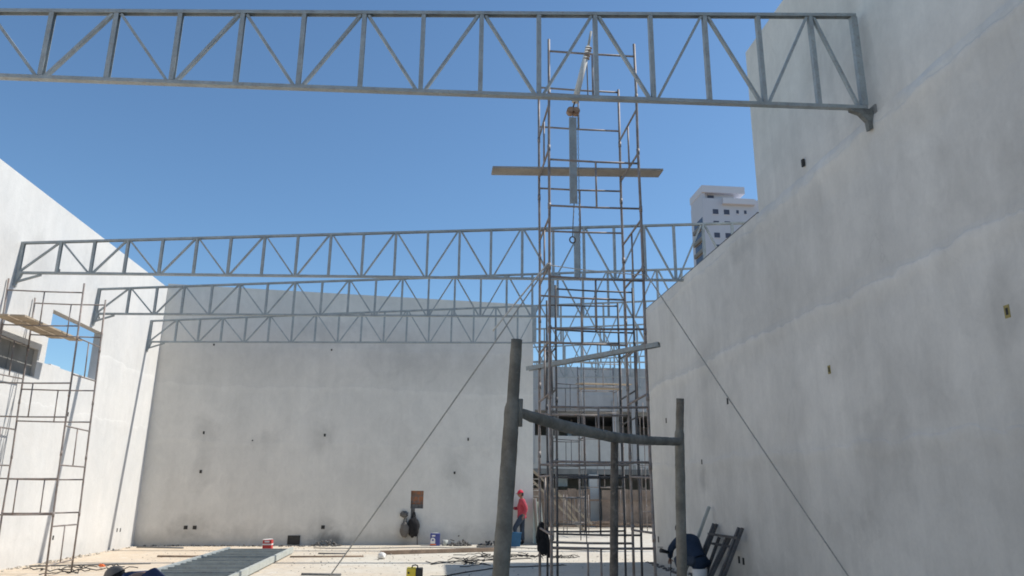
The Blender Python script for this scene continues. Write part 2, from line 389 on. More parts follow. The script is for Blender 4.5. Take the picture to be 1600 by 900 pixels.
# right wall
rw = root('plaster_wall', (XR, 8, 0), 'high grey rendered side wall stepping down to a parapet, on the right', 'wall')
part('wall_panel', 'rightwall', rw, MB().prism([(-12, -.1), (19.55, -.1), (19.55, 6.5), (12.05, 6.5), (12.05, 6.36), (-12, 6.36)], 'x', XR, XR+.2))
part('upper_wall_panel', 'rightwall', rw, MB().prism([(-12, 6.36), (12.05, 6.36), (12.05, 9.76), (-12, 9.76)], 'x', XR+.035, XR+.2))
def lap(parent, mat, f, a0, a1, z, P, seed, drop=.38):
    """thin swollen lip where one lift of render laps over the next; f(a, z, p) -> xyz, p metres proud of the wall"""
    mb = MB(); N = int((a1-a0)/.06); prof = [(-drop, -.004), (-drop*.75, P*.15), (-drop*.5, P*.45), (-.12, P*.8), (-.06, P*.97), (-.01, P*.98), (.03, P*.8), (.07, P*.45), (.13, -.004)]
    for i in range(N+1):
        a = a0+(a1-a0)*i/N
        zz = z+.07*noise.noise(Vector((a*.7, seed, 0)))+.035*noise.noise(Vector((a*2.6, seed, 3)))+.012*noise.noise(Vector((a*9, seed, 3)))
        k = max(.12, .75+.9*noise.noise(Vector((a*1.3, seed, 7))))
        for dz, p in prof: mb.v.append(Vector(f(a, zz+dz, p*k if p > 0 else p)))
    n = len(prof)
    for i in range(N):
        for j in range(n-1): mb.f.append([i*n+j, (i+1)*n+j, (i+1)*n+j+1, i*n+j+1]); mb.sm.append(True)
    part('render_lap', mat, parent, mb)
fr = lambda a, z, p: (XR-p, a, z)
lap(rw, 'rightwall', fr, -2, 12.05, 6.36, .045, 1, .62)
lap(rw, 'rightwall', fr, -2, 19.5, 4.33, .016, 2)
lap(rw, 'rightwall', fr, 2, 19.5, 2.33, .008, 3)
part('parapet_capping', 'rubble', rw, MB().box((XR+.01, 12.06, 6.502), (XR+.19, 19.54, 6.53)))
for i, (y, z, wd, hg, mt) in enumerate([(6.67,3.42,.07,.13,'socket'), (10.14,3.39,.07,.12,'socket'), (10.3,6.68,.06,.12,'hole'), (14.0,3.39,.07,.12,'hole'), (17.97,3.38,.07,.12,'hole'),
        (15.62,2.31,.06,.1,'hole'), (13.96,.51,.08,.12,'hole'), (13.76,.5,.08,.12,'hole'), (19.04,.57,.08,.14,'hole')]):
    o = part('socket_box' if mt == 'socket' else 'socket_hole_patch', mt, rw, MB().box((XR-.006, y-wd/2, z-hg/2), (XR+.02, y+wd/2, z+hg/2)))
    if mt == 'socket': part('slot', 'hole', o, MB().box((XR-.009, y-.018, z-.035), (XR-.002, y+.012, z+.035)))

# ------------------------------------------------------------------ roof trusses
def ztop(x): return 6.72+.074*(x+8.95)
def zbot(x): return 6.06+.0255*(x+8.95)
TOPS = [-8.15]+[-6.78+1.435*i for i in range(14)]
def truss(Y, x0, x1, label, left_bracket=True, right_bracket=False, k=1.):
    ztop = lambda x: 1.65+(6.72+.074*(x/k+8.95)-1.65)*k
    zbot = lambda x: 1.65+(6.06+.0255*(x/k+8.95)-1.65)*k
    tops = [t*k for t in TOPS]
    r = root('roof_truss', (x0, Y, zbot(x0)), label, 'truss', 'steel roof trusses spanning the hall')
    part('top_chord', 'steel', r, MB().chan((x0, Y, ztop(x0)), (x1, Y, ztop(x1)), .078, .045, (0, 0, 1)))
    part('bottom_chord', 'steel', r, MB().beam((x0, Y, zbot(x0)), (x1, Y, zbot(x1)), .078, .046))
    nodes = []
    top = [x for x in tops if x0+.2 < x < x1-.15]
    bot = [x0 if x0 < -8 else None]+[(a+b)/2 for a, b in zip(tops, tops[1:])]
    bot = [b for b in bot if b is not None and x0-.01 <= b < x1-.15]
    def post(x, w=.054): part('vertical_web', 'steel', r, MB().chan((x, Y, zbot(x)+.028), (x, Y, ztop(x)-.023), .07, w, (-1, 0, 0)))
    for x in top+[b for b in bot if b > x0+.1]: post(x)
    post(x0+.03, .075); post(x1-.03, .085)
    if x0 < 3.1 < x1 and not right_bracket: post(3.1, .13)
    for x in top:
        for dx in (-1, 1):
            ends = [b for b in bot+([x1-.06] if right_bracket else []) if 0 < (b-x)*dx < .95]
            if ends:
                b = ends[0]; s = .03
                part('diagonal_web', 'steel', r, MB().beam((x+dx*.05, Y, ztop(x)-.03), (b-dx*.055, Y, zbot(b)+.026), .052, .034))
    if left_bracket:
        kb_ = part('wall_bracket', 'steel', r, MB().box((x0+.001, Y-.07, zbot(x0)-.30), (x0+.025, Y+.07, zbot(x0)+.05)))
        part('knee_brace', 'steel', kb_, MB().beam((x0+.03, Y, zbot(x0)-.2), (x0+.5, Y, zbot(x0)-.03), .05, .04))
        part('gusset_plate', 'steel', kb_, MB().prism([(x0+.02, zbot(x0)-.28), (x0+.12, zbot(x0)-.02), (x0+.02, zbot(x0)-.02)], 'y', Y-.045, Y+.045))
    if right_bracket:
        xx = x1; z = zbot(xx)-.03
        part('bearing_plate', 'slabgrey', r, MB().box((XR+.01, Y-.07, z-.27), (XR+.05, Y+.07, z+.06)))
        kb_ = part('wall_bracket', 'bracket', r, MB().prism([(xx-.24, z+.003), (xx-.24, z-.03), (xx-.12, z-.07), (xx-.03, z-.17), (xx-.02, z-.30), (XR+.03, z-.25), (XR+.03, z+.03), (xx, z+.003)], 'y', Y-.035, Y+.035))
    return r
truss(8.4, -8.95, 5.515, 'nearest grey steel roof truss across the top of the view, bracketed to the right wall', True, True, 1.0345)
truss(16.2, -8.95, 12.3, 'second grey steel roof truss, running over the stepped parapet of the right wall')
truss(20.0, -8.95, 12.3, 'third grey steel roof truss, its left half crossing the top edge of the end wall')
truss(23.8, -8.95, 12.3, 'fourth grey steel roof truss, hanging just in front of the end wall')
for Y, lab in ((27.6, 'first roof truss beyond the end wall, seen through the scaffold tower'), (31.4, 'second roof truss beyond the end wall, seen through the scaffold tower'),
               (35.2, 'last and smallest roof truss beyond the end wall, just above the far building')):
    truss(Y, 2.0, 12.3, 'grey steel '+lab, False)

# ------------------------------------------------------------------ scaffold towers
def scaffold(name, x0, x1, y0, y1, zb, ztops, rows, sides, label, r=.021, mat='tube', tilt=0, group='tubular scaffold towers', braces=()):
    """rows: z list of (lower, upper) bars on the faces along x; sides: the same along y"""
    rt_ = root(name, ((x0+x1)/2, (y0+y1)/2, 0), label, 'scaffold', group)
    for (x, y, zt) in ((x0,y0,ztops[0]), (x1,y0,ztops[1]), (x0,y1,ztops[2]), (x1,y1,ztops[3])):
        mb = MB(); pts = []; n = max(2, int(zt/1.0))
        for i in range(n+1):
            pts.append((x+random.uniform(-.008, .008)+tilt*(zb+(zt-zb)*i/n), y+random.uniform(-.008, .008), zb+(zt-zb)*i/n))
        mb.tube(pts, r, 10)
        leg = part('leg', mat, rt_, mb)
        for i in range(1, n):
            p = Vector(pts[i]); part('coupler', mat, leg, MB().tube([p-Vector((0,0,.05)), p+Vector((0,0,.05))], r*1.22, 10))
    for y in (y0, y1):
        for lo, hi in rows:
            for z in (lo, hi):
                j = random.uniform(-.015, .015)
                part('crossbar', mat, rt_, MB().tube([(x0+tilt*z, y, z+j), ((x0+x1)/2+tilt*z, y, z-.008), (x1+tilt*z, y, z-j)], r*.78, 8))
            xm = (x0+x1)/2+random.uniform(-.03, .03)
            part('short_post', mat, rt_, MB().tube([(xm+tilt*lo, y, lo), (xm+tilt*hi, y, hi)], r*.7, 8))
    for x in (x0, x1):
        for lo, hi in sides:
            for z in (lo, hi):
                j = random.uniform(-.02, .02)
                part('crossbar', mat, rt_, MB().tube([(x+tilt*z, y0, z+j), (x+tilt*z, y1, z-j)], r*.78, 8))
            ym = (y0+y1)/2
            part('short_post', mat, rt_, MB().tube([(x+tilt*lo, ym, lo), (x+tilt*hi, ym, hi)], r*.7, 8))
    for p, q in braces: part('brace', mat, rt_, MB().tube([p, q], r*.7, 8))
    return rt_
T = (1.69, 3.18, 11.1, 12.3)
scaffold('scaffold_tower', *T, 0.02, (9.12, 9.14, 8.95, 8.95), [(.1+2*k, .9+2*k) for k in range(4)]+[(8.1, 8.9)], [(1.1+2*k, 1.9+2*k) for k in range(4)],
         'tallest tubular scaffold tower, rising past the nearest truss with a hoist inside', .0225)
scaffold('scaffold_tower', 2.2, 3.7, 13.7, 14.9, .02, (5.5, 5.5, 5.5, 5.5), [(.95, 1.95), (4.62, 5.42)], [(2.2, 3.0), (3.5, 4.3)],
         'tubular scaffold tower standing right behind the tallest one, its backlit shade coloured in', .022, 'tube_dark_shaded')  # shade on this tower is painted by the darker tube colour
scaffold('scaffold_tower', -8.74, -7.25, 15.9, 17.0, .02, (5.85, 5.8, 5.72, 5.72), [(4.88, 5.6), (3.03, 3.7), (1.17, 1.84)], [(3.9, 4.65), (2.1, 2.85), (.25, .95)],
         'tubular scaffold tower against the sunlit left wall under the second truss', .019, 'tube', -.028)
scaffold('scaffold_tower', 5.95, 7.5, 30, 31.4, .02, (7.4, 6.9, 6.9, 6.9), [(5.85, 6.8), (3.85, 4.8), (1.9, 2.8)], [(4.85, 5.8), (.9, 1.8), (2.85, 3.8)],
         'distant thin scaffold tower beyond the end wall, carrying a pale plank', .02)
scaffold('scaffold_tower', 4.35, 5.35, 27.0, 28.0, .02, (6.3, 6.0, 6.3, 6.0), [(.6, 1.5), (2.6, 3.5), (4.6, 5.5)], [(1.6, 2.5), (3.6, 4.5)],
         'narrow scaffold tower just beyond the end wall, nearest of the distant ones', .019, 'tube_dark_shaded')
scaffold('scaffold_frame_stack', 9.2, 10.4, 33, 34.2, .02, (5.6, 5.2, 5.6, 5.2), [(.9, 1.8), (2.9, 3.8)], [(1.9, 2.8), (4.0, 5.0)],
         'distant short scaffold stack near the far hoarding', .02)
scaffold('scaffold_trestle', 5.5, 6.4, 31.8, 32.6, .02, (1.6, 1.6, 1.6, 1.6), [(.5, 1.5)], [(.6, 1.4)],
         'low scaffold trestle standing on the bright floor before the hoarding', .02, 'tube')
# guy lines, props and planks on the tower
def rope(name, pts, r, mat, label, cat='rope', sag=0):
    p, q = Vector(pts[0]), Vector(pts[-1])
    if len(pts) == 2:
        pts = [p.lerp(q, i/16)-Vector((0, 0, sag*4*(i/16)*(1-i/16))) for i in range(17)]
    return tag(MB().tube(pts, r, 6).build(name, mat), label, cat)
rope('guy_rope', [(1.67, 11.08, 5.1), (-1.82, 12.71, 0)], .011, 'rope', 'grey guy rope running from the tall scaffold down to the floor at left', sag=.03)
rope('guy_rope', [(3.2, 11.1, 5.06), (5.4, 9.04, .02)], .010, 'rope', 'grey guy rope running from the tall scaffold down across the right wall', sag=.03)
rope('tie_rope', [(1.66, 11.07, 5.12), (.84, 11.5, 4.1)], .014, 'rope_white', 'pale doubled rope tied at the left guy point of the tall scaffold')
rope('tie_rope', [(1.69, 11.06, 5.08), (3.2, 11.06, 4.98)], .008, 'rope_white', 'thin pale rope tied level across the front of the tall scaffold', sag=.02)
tag(MB().beam((.83, 12.15, 7.12), (3.88, 12.15, 7.235), .31, .035).build('plank', 'wood_grey'), 'pale plank laid across the upper tall scaffold, overhanging both sides', 'plank', 'scaffold planks')
mb = MB().chan((1.5, 12.4, 3.66), (3.36, 11.0, 3.86), .10, .07, (0, 0, 1))
tag(mb.build('steel_profile', 'steel'), 'grey steel channel laid askew across the middle of the tall scaffold', 'steel beam')
for i, (a, b, yb, lab) in enumerate([((-8.80, -8.52), 4.975, 17.75, 'tan plank nearer the wall on the left scaffold'), ((-8.48, -8.2), 4.97, 17.95, 'tan plank further from the wall on the left scaffold')]):
    tag(MB().box((a[0], 15.4, b-.02), (a[1], yb, b+.015)).build('plank', 'wood'), lab, 'plank', 'scaffold planks')
tag(MB().beam((5.7, 30.1, 5.98), (8.2, 31.3, 6.15), .3, .04).build('plank', 'wood'), 'pale plank on the distant scaffold beyond the end wall', 'plank', 'scaffold planks')
tag(MB().beam((5.9, 31.0, 5.9), (7.6, 30.9, 5.9), .3, .04).build('plank', 'wood'), 'shorter tan plank lying flat on the distant scaffold', 'plank', 'scaffold planks')
# hoist pole with chain block
hp = root('hoist_pole', (2.26, 11.7, 8.1), 'pale leaning hoist pole tied at the top of the tall scaffold', 'hoist')
part('pole', 'rope_white', hp, MB().tube([(2.24, 11.7, 8.3), (2.50, 11.7, 9.42)], [.055, .05], 12))
part('tip', 'rope', hp, MB().tube([(2.50, 11.7, 9.42), (2.56, 11.7, 9.75)], .022, 8))
lash = MB()
for k in range(5): lash.tube([(2.46+.055*math.cos(a)+k*.012, 11.7+.06*math.sin(a), 9.18+k*.055+.02*math.sin(a)) for a in [i*math.pi/5 for i in range(11)]], .012, 6)
part('lashing', 'wood_brown', hp, lash)
part('support_bar', 'tube', hp, MB().tube([(1.69, 11.7, 8.42), (3.18, 11.7, 8.40)], .02, 8))
cb = root('chain_hoist', (2.21, 11.7, 8.0), 'small rusty chain hoist hanging under the leaning pole', 'chain hoist')
body = MB()
for s in (-1, 1):
    body.tube([(2.21+s*.045, 11.66+s*.0, 8.12+.0), (2.21+s*.045, 11.76, 8.12)], .07, 16)
    body.tube([(2.21+s*.05, 11.63, 8.12), (2.21+s*.05, 11.65, 8.12)], .05, 14)
part('housing', 'clay', cb, body)
part('hook', 'rust', cb, MB().tube([(2.21, 11.7, 8.2), (2.23, 11.7, 8.27), (2.25, 11.7, 8.34), (2.22, 11.7, 8.38), (2.19, 11.7, 8.33)], .014, 8))
def chain(pts_top, z1, x, y, z0):
    mb = MB(); z = z0; k = 0
    while z > z1:
        a = (.012, 0) if k % 2 else (0, .012)
        mb.tube([(x+a[0]*math.cos(q), y+a[1]*math.cos(q)+0, z+.028*math.sin(q)) for q in [i*math.pi/4 for i in range(9)]], .004, 5, False)
        z -= .05; k += 1
    return mb
part('hand_chain', 'rope_dark', cb, chain(None, 5.05, 2.29, 11.7, 8.05))
part('load_chain', 'rope_dark', cb, chain(None, 7.6, 2.20, 11.69, 8.03))
rope('hanging_rope', [(2.47, 11.7, 9.2), (2.48, 11.7, 8.4)], .012, 'rope_dark', 'short dark rope dropping from the lashing of the leaning pole')
hs = root('hanging_channel', (2.19, 11.68, 6.37), 'blue grey steel channel hanging upright from the chain hoist inside the tower', 'steel beam')
part('channel', 'steel', hs, MB().chan((2.19, 11.68, 6.37), (2.195, 11.68, 7.98), .125, .05, (0, -1, 0)))
part('end_strap', 'rope_dark', hs, MB().tube([(2.20, 11.68, 6.4), (2.175, 11.68, 6.0), (2.165, 11.68, 5.78)], .009, 6))
part('shackle', 'rust', hs, MB().tube([(2.165+.05*math.cos(a), 11.68, 5.73+.055*math.sin(a)) for a in [i*math.pi/6 for i in range(13)]], .012, 8))

# ------------------------------------------------------------------ near frame crusted with cement
nf = root('cement_crusted_scaffold', (.75, 3.2, 0), 'cement crusted scaffold frame with a bent crossbar standing close to the viewer', 'scaffold')
def crust_tube(pts, rad, n=20, seed=1, amp=.10):
    P = [Vector(p) for p in pts]; L = []; 
    tot = sum((b-a).length for a, b in zip(P, P[1:])); N = int(tot/.02)
    out = []; rs = []
    for i in range(N+1):
        d = tot*i/N
        for k in range(len(P)-1):
            l = (P[k+1]-P[k]).length
            if d <= l+1e-6 or k == len(P)-2:
                u = d/l; out.append(P[k].lerp(P[k+1], min(1, u))); rs.append(rad[k]+(rad[k+1]-rad[k])*min(1, u)); break
            d -= l
    mb = MB().tube(out, [r*(1+amp*.5*noise.noise(Vector((i*.09, seed, 0)))) for i, r in enumerate(rs)], n)
    for i, v in enumerate(mb.v):
        c = out[min(i//n, len(out)-1)]
        mb.v[i] = c+(v-c)*(1+amp*noise.noise(v*28+Vector((seed, 0, 0)))+amp*.6*noise.noise(v*90))
    return mb
part('leg', 'crust', nf, crust_tube([(.142, 2.6, 0), (.245, 2.6, 1.66), (.262, 2.6, 1.945), (.263, 2.6, 1.95), (.276, 2.6, 2.175)], [.030, .0275, .026, .0212, .0202], 24, 1, .06))
part('leg', 'crust', nf, crust_tube([(1.185, 3.82, 0), (1.25, 3.81, 1.955), (1.251, 3.81, 1.96), (1.26, 3.8, 2.13)], [.027, .0245, .0205, .020], 24, 2, .06))
part('crossbar', 'crust', nf, crust_tube([(.285, 2.62, 1.925), (.34, 2.70, 1.915), (.52, 2.93, 1.898), (.76, 3.22, 1.885), (1.0, 3.51, 1.893), (1.25, 3.81, 1.91)], [.014, .020, .0235, .0225, .021, .020], 22, 3, .08))
part('short_post', 'rust', nf, crust_tube([(.745, 3.26, .9), (.775, 3.25, 1.875)], [.0185, .0165], 18, 4, .06))
part('crossbar', 'crust', nf, crust_tube([(.25, 2.61, .9), (1.24, 3.81, .9)], [.02, .02], 16, 5, .06))
col_ = MB().tube([(.288, 2.595, 1.87), (.29, 2.595, 1.965)], .009, 10)
part('locking_pin', 'crust', nf, col_)

# ------------------------------------------------------------------ far side of the yard
FY = 40.0
fb = root('unfinished_building', (6, FY, 0), 'grey unfinished two storey building closing the yard beyond the scaffold', 'building')
def fbox(x0, x1, y0, y1, z0, z1): return MB().box((x0, y0, z0), (x1, y1, z1))
part('parapet_wall', 'fargrey', fb, fbox(-6, 20, FY, FY+.25, 5.95, 8.3))
part('mid_wall', 'farwhite', fb, fbox(-6, 20, FY, FY+.25, 2.9, 4.6))
part('floor_slab', 'slabgrey', fb, fbox(-6, 20, FY+.25, FY+7, 5.75, 5.94))
part('floor_slab', 'slabgrey', fb, fbox(-6, 20, FY+.25, FY+7, 2.7, 2.89))
part('lintel', 'slabgrey', fb, fbox(-6, 20, FY-.02, FY+.2, 2.62, 2.895))
part('rear_wall', 'fargrey', fb, fbox(-6, 20, FY+7, FY+7.2, 0, 8.3))
part('side_wall', 'fargrey', fb, fbox(20, 20.2, FY, FY+7.2, 0, 8.3))
part('side_wall', 'fargrey', fb, fbox(-6.2, -6, FY, FY+7.2, 0, 8.3))
for x in (4.9, 6.3, 9.6, 12):
    part('column', 'slabgrey', fb, fbox(x, x+.22, FY+.02, FY+.24, 4.6, 5.95))
for x in (7.7, 10.2):
    part('column', 'slabgrey', fb, fbox(x, x+.12, FY+3, FY+3.2, 4.6, 5.75))
part('column', 'farwhite', fb, fbox(8.05, 8.55, FY-.35, FY-.02, 0, 2.62), .02)
for x, wd in ((6.3, .45), (7.2, .25), (9.8, .6), (11.0, .3)):
    part('stacked_material', random.choice(['wood_brown', 'greycloth', 'steel_light']), fb, fbox(x, x+wd, FY+1.2, FY+1.8, 4.61, 4.61+random.uniform(.5, 1.0)), .02)
part('pale_panel', 'steel_light', fb, fbox(6.55, 7.05, FY+.5, FY+.56, 2.0, 2.55))  # solid pale panel set behind the lower opening
part('vertical_rods', 'rope_dark', fb, (lambda mb: [mb.tube([(x, FY-.05, 2.3), (x+random.uniform(-.05,.05), FY-.05, 2.3+random.uniform(.6,1.1))], .012, 5) for x in [9.7+.13*i for i in range(16)]] and mb)(MB()))
for x in (4.3, 5.05, 5.9, 9.45, 10.5):
    part('pilaster', 'fargrey', fb, fbox(x, x+.18, FY-.08, FY-.001, 3.1, 6.5))
# hoarding
hd = root('hoarding', (7, 39.2, 0), 'brown board hoarding along the foot of the far building', 'fence')
for seg in ((-2, 8.0), (8.6, 16)):
    mb = MB(); x = seg[0]
    while x < seg[1]:
        wd = random.uniform(.3, .55); hgt = 1.85+random.uniform(-.04, .05); y = 39.2+random.uniform(-.02, .02)
        mb.box((x, y, .02), (min(x+wd-.015, seg[1]), y+.03, hgt)); x += wd
    part('board_panel', 'fence', hd, mb)
part('rail', 'wood_brown', hd, MB().box((-2, 39.14, 1.28), (16, 39.17, 1.37)))
# ladder and raking props
ld = root('ladder', (4.95, 37, 0), 'narrow wooden ladder leaning by the corner of the end wall', 'ladder')
for s in (0, .42): part('rail', 'wood_grey', ld, MB().tube([(4.72+s, 37, 0), (4.72+s, 37.5, 2.5)], .03, 8))
for k in range(9): part('rung', 'wood_grey', ld, MB().tube([(4.72, 37+.05*(k+.5)*1.0, .15+.27*k), (5.14, 37+.05*(k+.5), .15+.27*k)], .018, 6))
for i, (p, q, lab) in enumerate([((4.2, 34, 2.75), (7.0, 34, .35), 'upper pale raking timber prop in the far yard'), ((4.2, 33.8, 2.3), (6.6, 33.8, .05), 'lower pale raking timber prop in the far yard'),
                            ((5.6, 34.4, 1.6), (6.7, 34.4, .05), 'shortest raking timber prop in the far yard')]):
    tag(MB().beam(p, q, .06, .09).build('timber_prop', 'wood'), lab, 'timber', 'raking timber props in the far yard')
fl = MB()
for i in range(26):
    x = random.uniform(4.3, 12.5); y = random.uniform(37.6, 38.9); L = random.uniform(.6, 2.2); a = random.uniform(-.25, .25)
    fl.beam((x, y, random.uniform(.03, .35)), (x+L*math.cos(a), y+L*math.sin(a), random.uniform(.03, .35)), random.uniform(.05, .16), .05)
tag(fl.build('timber_offcuts', 'wood_brown'), 'heap of timber offcuts and bars along the foot of the hoarding', 'timber heap', kind='stuff')

# distant block of flats
BX, BYY, TOP = 61.0, 160.0, 72.6
tb = root('apartment_tower', (BX, BYY, 0), 'white apartment tower far away above the right wall', 'building')
part('wall', 'tower', tb, MB().box((BX, BYY, 0), (BX+26, BYY+8.5, TOP-3.2)))
part('penthouse', 'tower', tb, MB().box((BX+1.0, BYY+1.2, TOP-3.2), (BX+8.2, BYY+8, TOP-1.75)))
part('roof_slab', 'tower_light', tb, MB().box((BX-.1, BYY-.1, TOP-1.75), (BX+10.4, BYY+8.6, TOP)))
part('corner_pier', 'tower', tb, MB().box((BX, BYY+.3, TOP-3.2), (BX+.7, BYY+8.2, TOP-1.75)))
part('terrace_parapet', 'tower_light', tb, MB().box((BX+4.6, BYY-.9, TOP-4.7), (BX+12.5, BYY-.01, TOP-3.3)))
part('penthouse_window', 'tglass', tb, MB().box((BX+1.6, BYY+1.12, TOP-3.15), (BX+3.2, BYY+1.25, TOP-2.0)))
part('aerial', 'rope_dark', tb, MB().tube([(BX+6.6, BYY+3, TOP), (BX+6.6, BYY+3, TOP+1.3)], .12, 6))
part('aerial', 'rope_dark', tb, MB().tube([(BX+7.4, BYY+4, TOP), (BX+7.4, BYY+4, TOP+.7)], .2, 6))
for k in range(8):
    z = TOP-5.95-2.93*k
    for (dx, wd, hg) in ((2.25, 1.35, 1.25), (4.95, 1.35, 1.25), (8.0, .6, .9), (9.9, .6, .9)):
        if k % 2: hg *= .5
        o = part('window', 'tglass', tb, MB().box((BX+dx, BYY-.04, z-hg), (BX+dx+wd, BYY+.1, z)))
        part('sill', 'tower_light', o, MB().box((BX+dx-.1, BYY-.12, z-hg-.12), (BX+dx+wd+.1, BYY-.001, z-hg-.01)))
    if k:
        part('balcony', 'slabgrey', tb, MB().box((BX-.5, BYY+.9, z-1.6), (BX-.01, BYY+6.8, z-.7)))
        part('balcony_opening', 'tglass', tb, MB().box((BX-.03, BYY+.9, z-.65), (BX+.1, BYY+6.8, z+1.2)))
# ------------------------------------------------------------------ people
def skinned(chains, sub=2):
    """list of (points, radii, root index, extra edges) -> MB of evaluated skin surfaces merged in one mesh"""
    out = MB()
    for pts, rad, edges in chains:
        me = bpy.data.meshes.new('tmp'); me.from_pydata([Vector(p) for p in pts], edges, []); me.update()
        o = bpy.data.objects.new('tmp', me); C.objects.link(o)
        o.modifiers.new('s', 'SKIN'); o.modifiers.new('d', 'SUBSURF').levels = sub
        sv = me.skin_vertices[0].data
        for i, r in enumerate(rad): sv[i].radius = r if isinstance(r, tuple) else (r, r)
        sv[0].use_root = True
        bpy.context.view_layer.update()
        ev = o.evaluated_get(bpy.context.evaluated_depsgraph_get()); em = ev.to_mesh()
        out.add([v.co.copy() for v in em.vertices], [list(p.vertices) for p in em.polygons], True)
        ev.to_mesh_clear(); bpy.data.objects.remove(o); bpy.data.meshes.remove(me)
    return out
def person(loc, rot, J, label, shirt, trousers, cap, boots='black', hair='black'):
    """J: joints in a local frame facing -x (the way the figure looks), y to its left... metres"""
    q = Matrix.Rotation(rot, 4, 'Z')
    P = {k: Vector(loc)+(q @ Vector(v)) for k, v in J.items() if k not in ('look', 'longshirt')}
    r = root('person', loc, label, 'person')
    pel, ch, nk, hd_ = P['pelvis'], P['chest'], P['neck'], P['head']
    mid = pel.lerp(ch, .5)
    pts = [pel, mid, ch, nk, hd_.lerp(nk, .55)]
    rad = [(.10, .10), (.09, .09), (.085, .085), .052, .055]; ed = [(0,1),(1,2),(2,3),(3,4)]
    def add(p, rr, frm): pts.append(p); rad.append(rr); ed.append((frm, len(pts)-1)); return len(pts)-1
    for s in 'LR':
        a = add(P['sho'+s], .048, 2); a = add(P['elb'+s], .044, a); a = add(P['wri'+s], .029, a)
        h = add(P['hip'+s], .08, 0); h = add(P['kne'+s], .06, h); h = add(P['ank'+s], .042, h); add(P['toe'+s], .035, h)
    chains = [(pts, rad, ed)]
    fwd = (q @ Vector((-1, 0, 0)))
    for s in 'LR':
        w = P['wri'+s]; d = (w-P['elb'+s]).normalized(); side = d.cross(Vector((0,0,1)));
        side = side.normalized() if side.length > .1 else q @ Vector((0,1,0))
        nrm = d.cross(side)
        palm = w+d*.085
        chains.append(([w-d*.01, palm, w+d*.05], [(.024,.018), (.036,.015), (.036,.016)], [(0,2),(2,1)]))
        for k, ln in enumerate((.062, .07, .066, .05)):
            b = palm-d*.012+side*(k-1.5)*.02
            chains.append(([b, b+d*ln*.5+nrm*.008, b+d*ln*.85+nrm*.03], [.0095, .0085, .007], [(0,1),(1,2)]))
        b = w+d*.03+side*.03; chains.append(([b, b+side*.03+d*.03, b+side*.035+d*.06], [.011, .01, .008], [(0,1),(1,2)]))
    body_ = skinned(chains)
    # head with face: an ovoid, nose, brow, ears, added to the same body mesh
    look = (q @ Vector(J.get('look', (-1, 0, 0)))).normalized(); uph = Vector((0, 0, 1))-look*look.z; uph.normalize(); sd = look.cross(uph)
    bm = bmesh.new(); bmesh.ops.create_icosphere(bm, subdivisions=4, radius=1)
    for v in bm.verts:
        a, b_, c_ = v.co
        y_ = a; k = 1-.16*max(0, -c_)   # jaw narrower
        f_ = .095*a*(1-.08*max(0, -c_)); s_ = .074*b_*k; z_ = .118*c_
        if a > .5:
            f_ += .022*math.exp(-((b_/.16)**2))*math.exp(-(((c_+.1)/.2)**2))         # nose
            f_ -= .010*(math.exp(-(((b_-.42)/.16)**2)-((c_-.12)/.13)**2)+math.exp(-(((b_+.42)/.16)**2)-((c_-.12)/.13)**2))  # sockets
            f_ += .006*math.exp(-((b_/.3)**2))*math.exp(-(((c_+.45)/.09)**2))        # lips
        e = math.exp(-((a/.22)**2)-(((c_+.05)/.25)**2))*max(0, abs(b_)-.8)*.12
        s_ += math.copysign(e, b_)                                                  # ears
        v.co = hd_+look*f_+sd*s_+uph*z_
    body_.add([v.co.copy() for v in bm.verts], [[v.index for v in f.verts] for f in bm.faces], True); bm.free()
    bo = part('body', 'skin', r, body_)
    eyes = MB()
    for s in (-1, 1):
        c_ = hd_+look*.083+sd*s*.031+uph*.014; eyes.tube([c_, c_+look*.006], [.009, .004], 8)
    part('eyes', 'black', r, eyes)
    # hair: cap of scalp
    bm = bmesh.new(); bmesh.ops.create_icosphere(bm, subdivisions=3, radius=1); mb = MB()
    keep = [f for f in bm.faces if (f.calc_center_median().z > .15 or (f.calc_center_median().x < -.1 and f.calc_center_median().z > -.45))]
    mp = {}
    for f in keep:
        ids = []
        for v in f.verts:
            if v not in mp: mp[v] = len(mb.v); mb.v.append(hd_+look*.101*v.co.x+sd*.080*v.co.y+uph*.124*v.co.z)
            ids.append(mp[v])
        mb.f.append(ids); mb.sm.append(True)
    part('hair', hair, r, mb); 
    if cap:
        mb2 = MB(); mp = {}
        for f in bm.faces:
            if f.calc_center_median().z < .22: continue
            ids = []
            for v in f.verts:
                if v not in mp: mp[v] = len(mb2.v); mb2.v.append(hd_+look*.110*v.co.x+sd*.088*v.co.y+uph*(.134*v.co.z+.006))
                ids.append(mp[v])
            mb2.f.append(ids); mb2.sm.append(True)
        ck = part('cap', cap, r, mb2)
        br_ = MB(); n = 9; vs = []
        for lay in (0, .006):
            for i in range(n):
                a = (i/(n-1)-.5)*math.pi*.85
                vs.append(hd_+look*.095*math.cos(a)+sd*.083*math.sin(a)+uph*(.035+lay))
                vs.append(hd_+look*(.095*math.cos(a)+.085*math.cos(a)**.7)+sd*.078*math.sin(a)+uph*(.018+lay))
        fs = []
        for i in range(n-1):
            fs += [(2*i, 2*i+2, 2*i+3, 2*i+1), (2*n+2*i, 2*n+2*i+1, 2*n+2*i+3, 2*n+2*i+2), (2*i+1, 2*i+3, 2*n+2*i+3, 2*n+2*i+1)]
        br_.add(vs, fs, True); part('brim', cap, ck, br_)
    bm.free()
    # shirt: torso, sleeves
    hem = pel-Vector((0, 0, .10)) if J.get('longshirt') else pel
    pts = [mid, hem.lerp(pel, .3), hem, ch, nk.lerp(ch, .35)]; rad = [(.165,.15), (.175,.16), (.178,.165), (.185,.175), (.10,.10)]; ed = [(0,1),(1,2),(0,3),(3,4)]
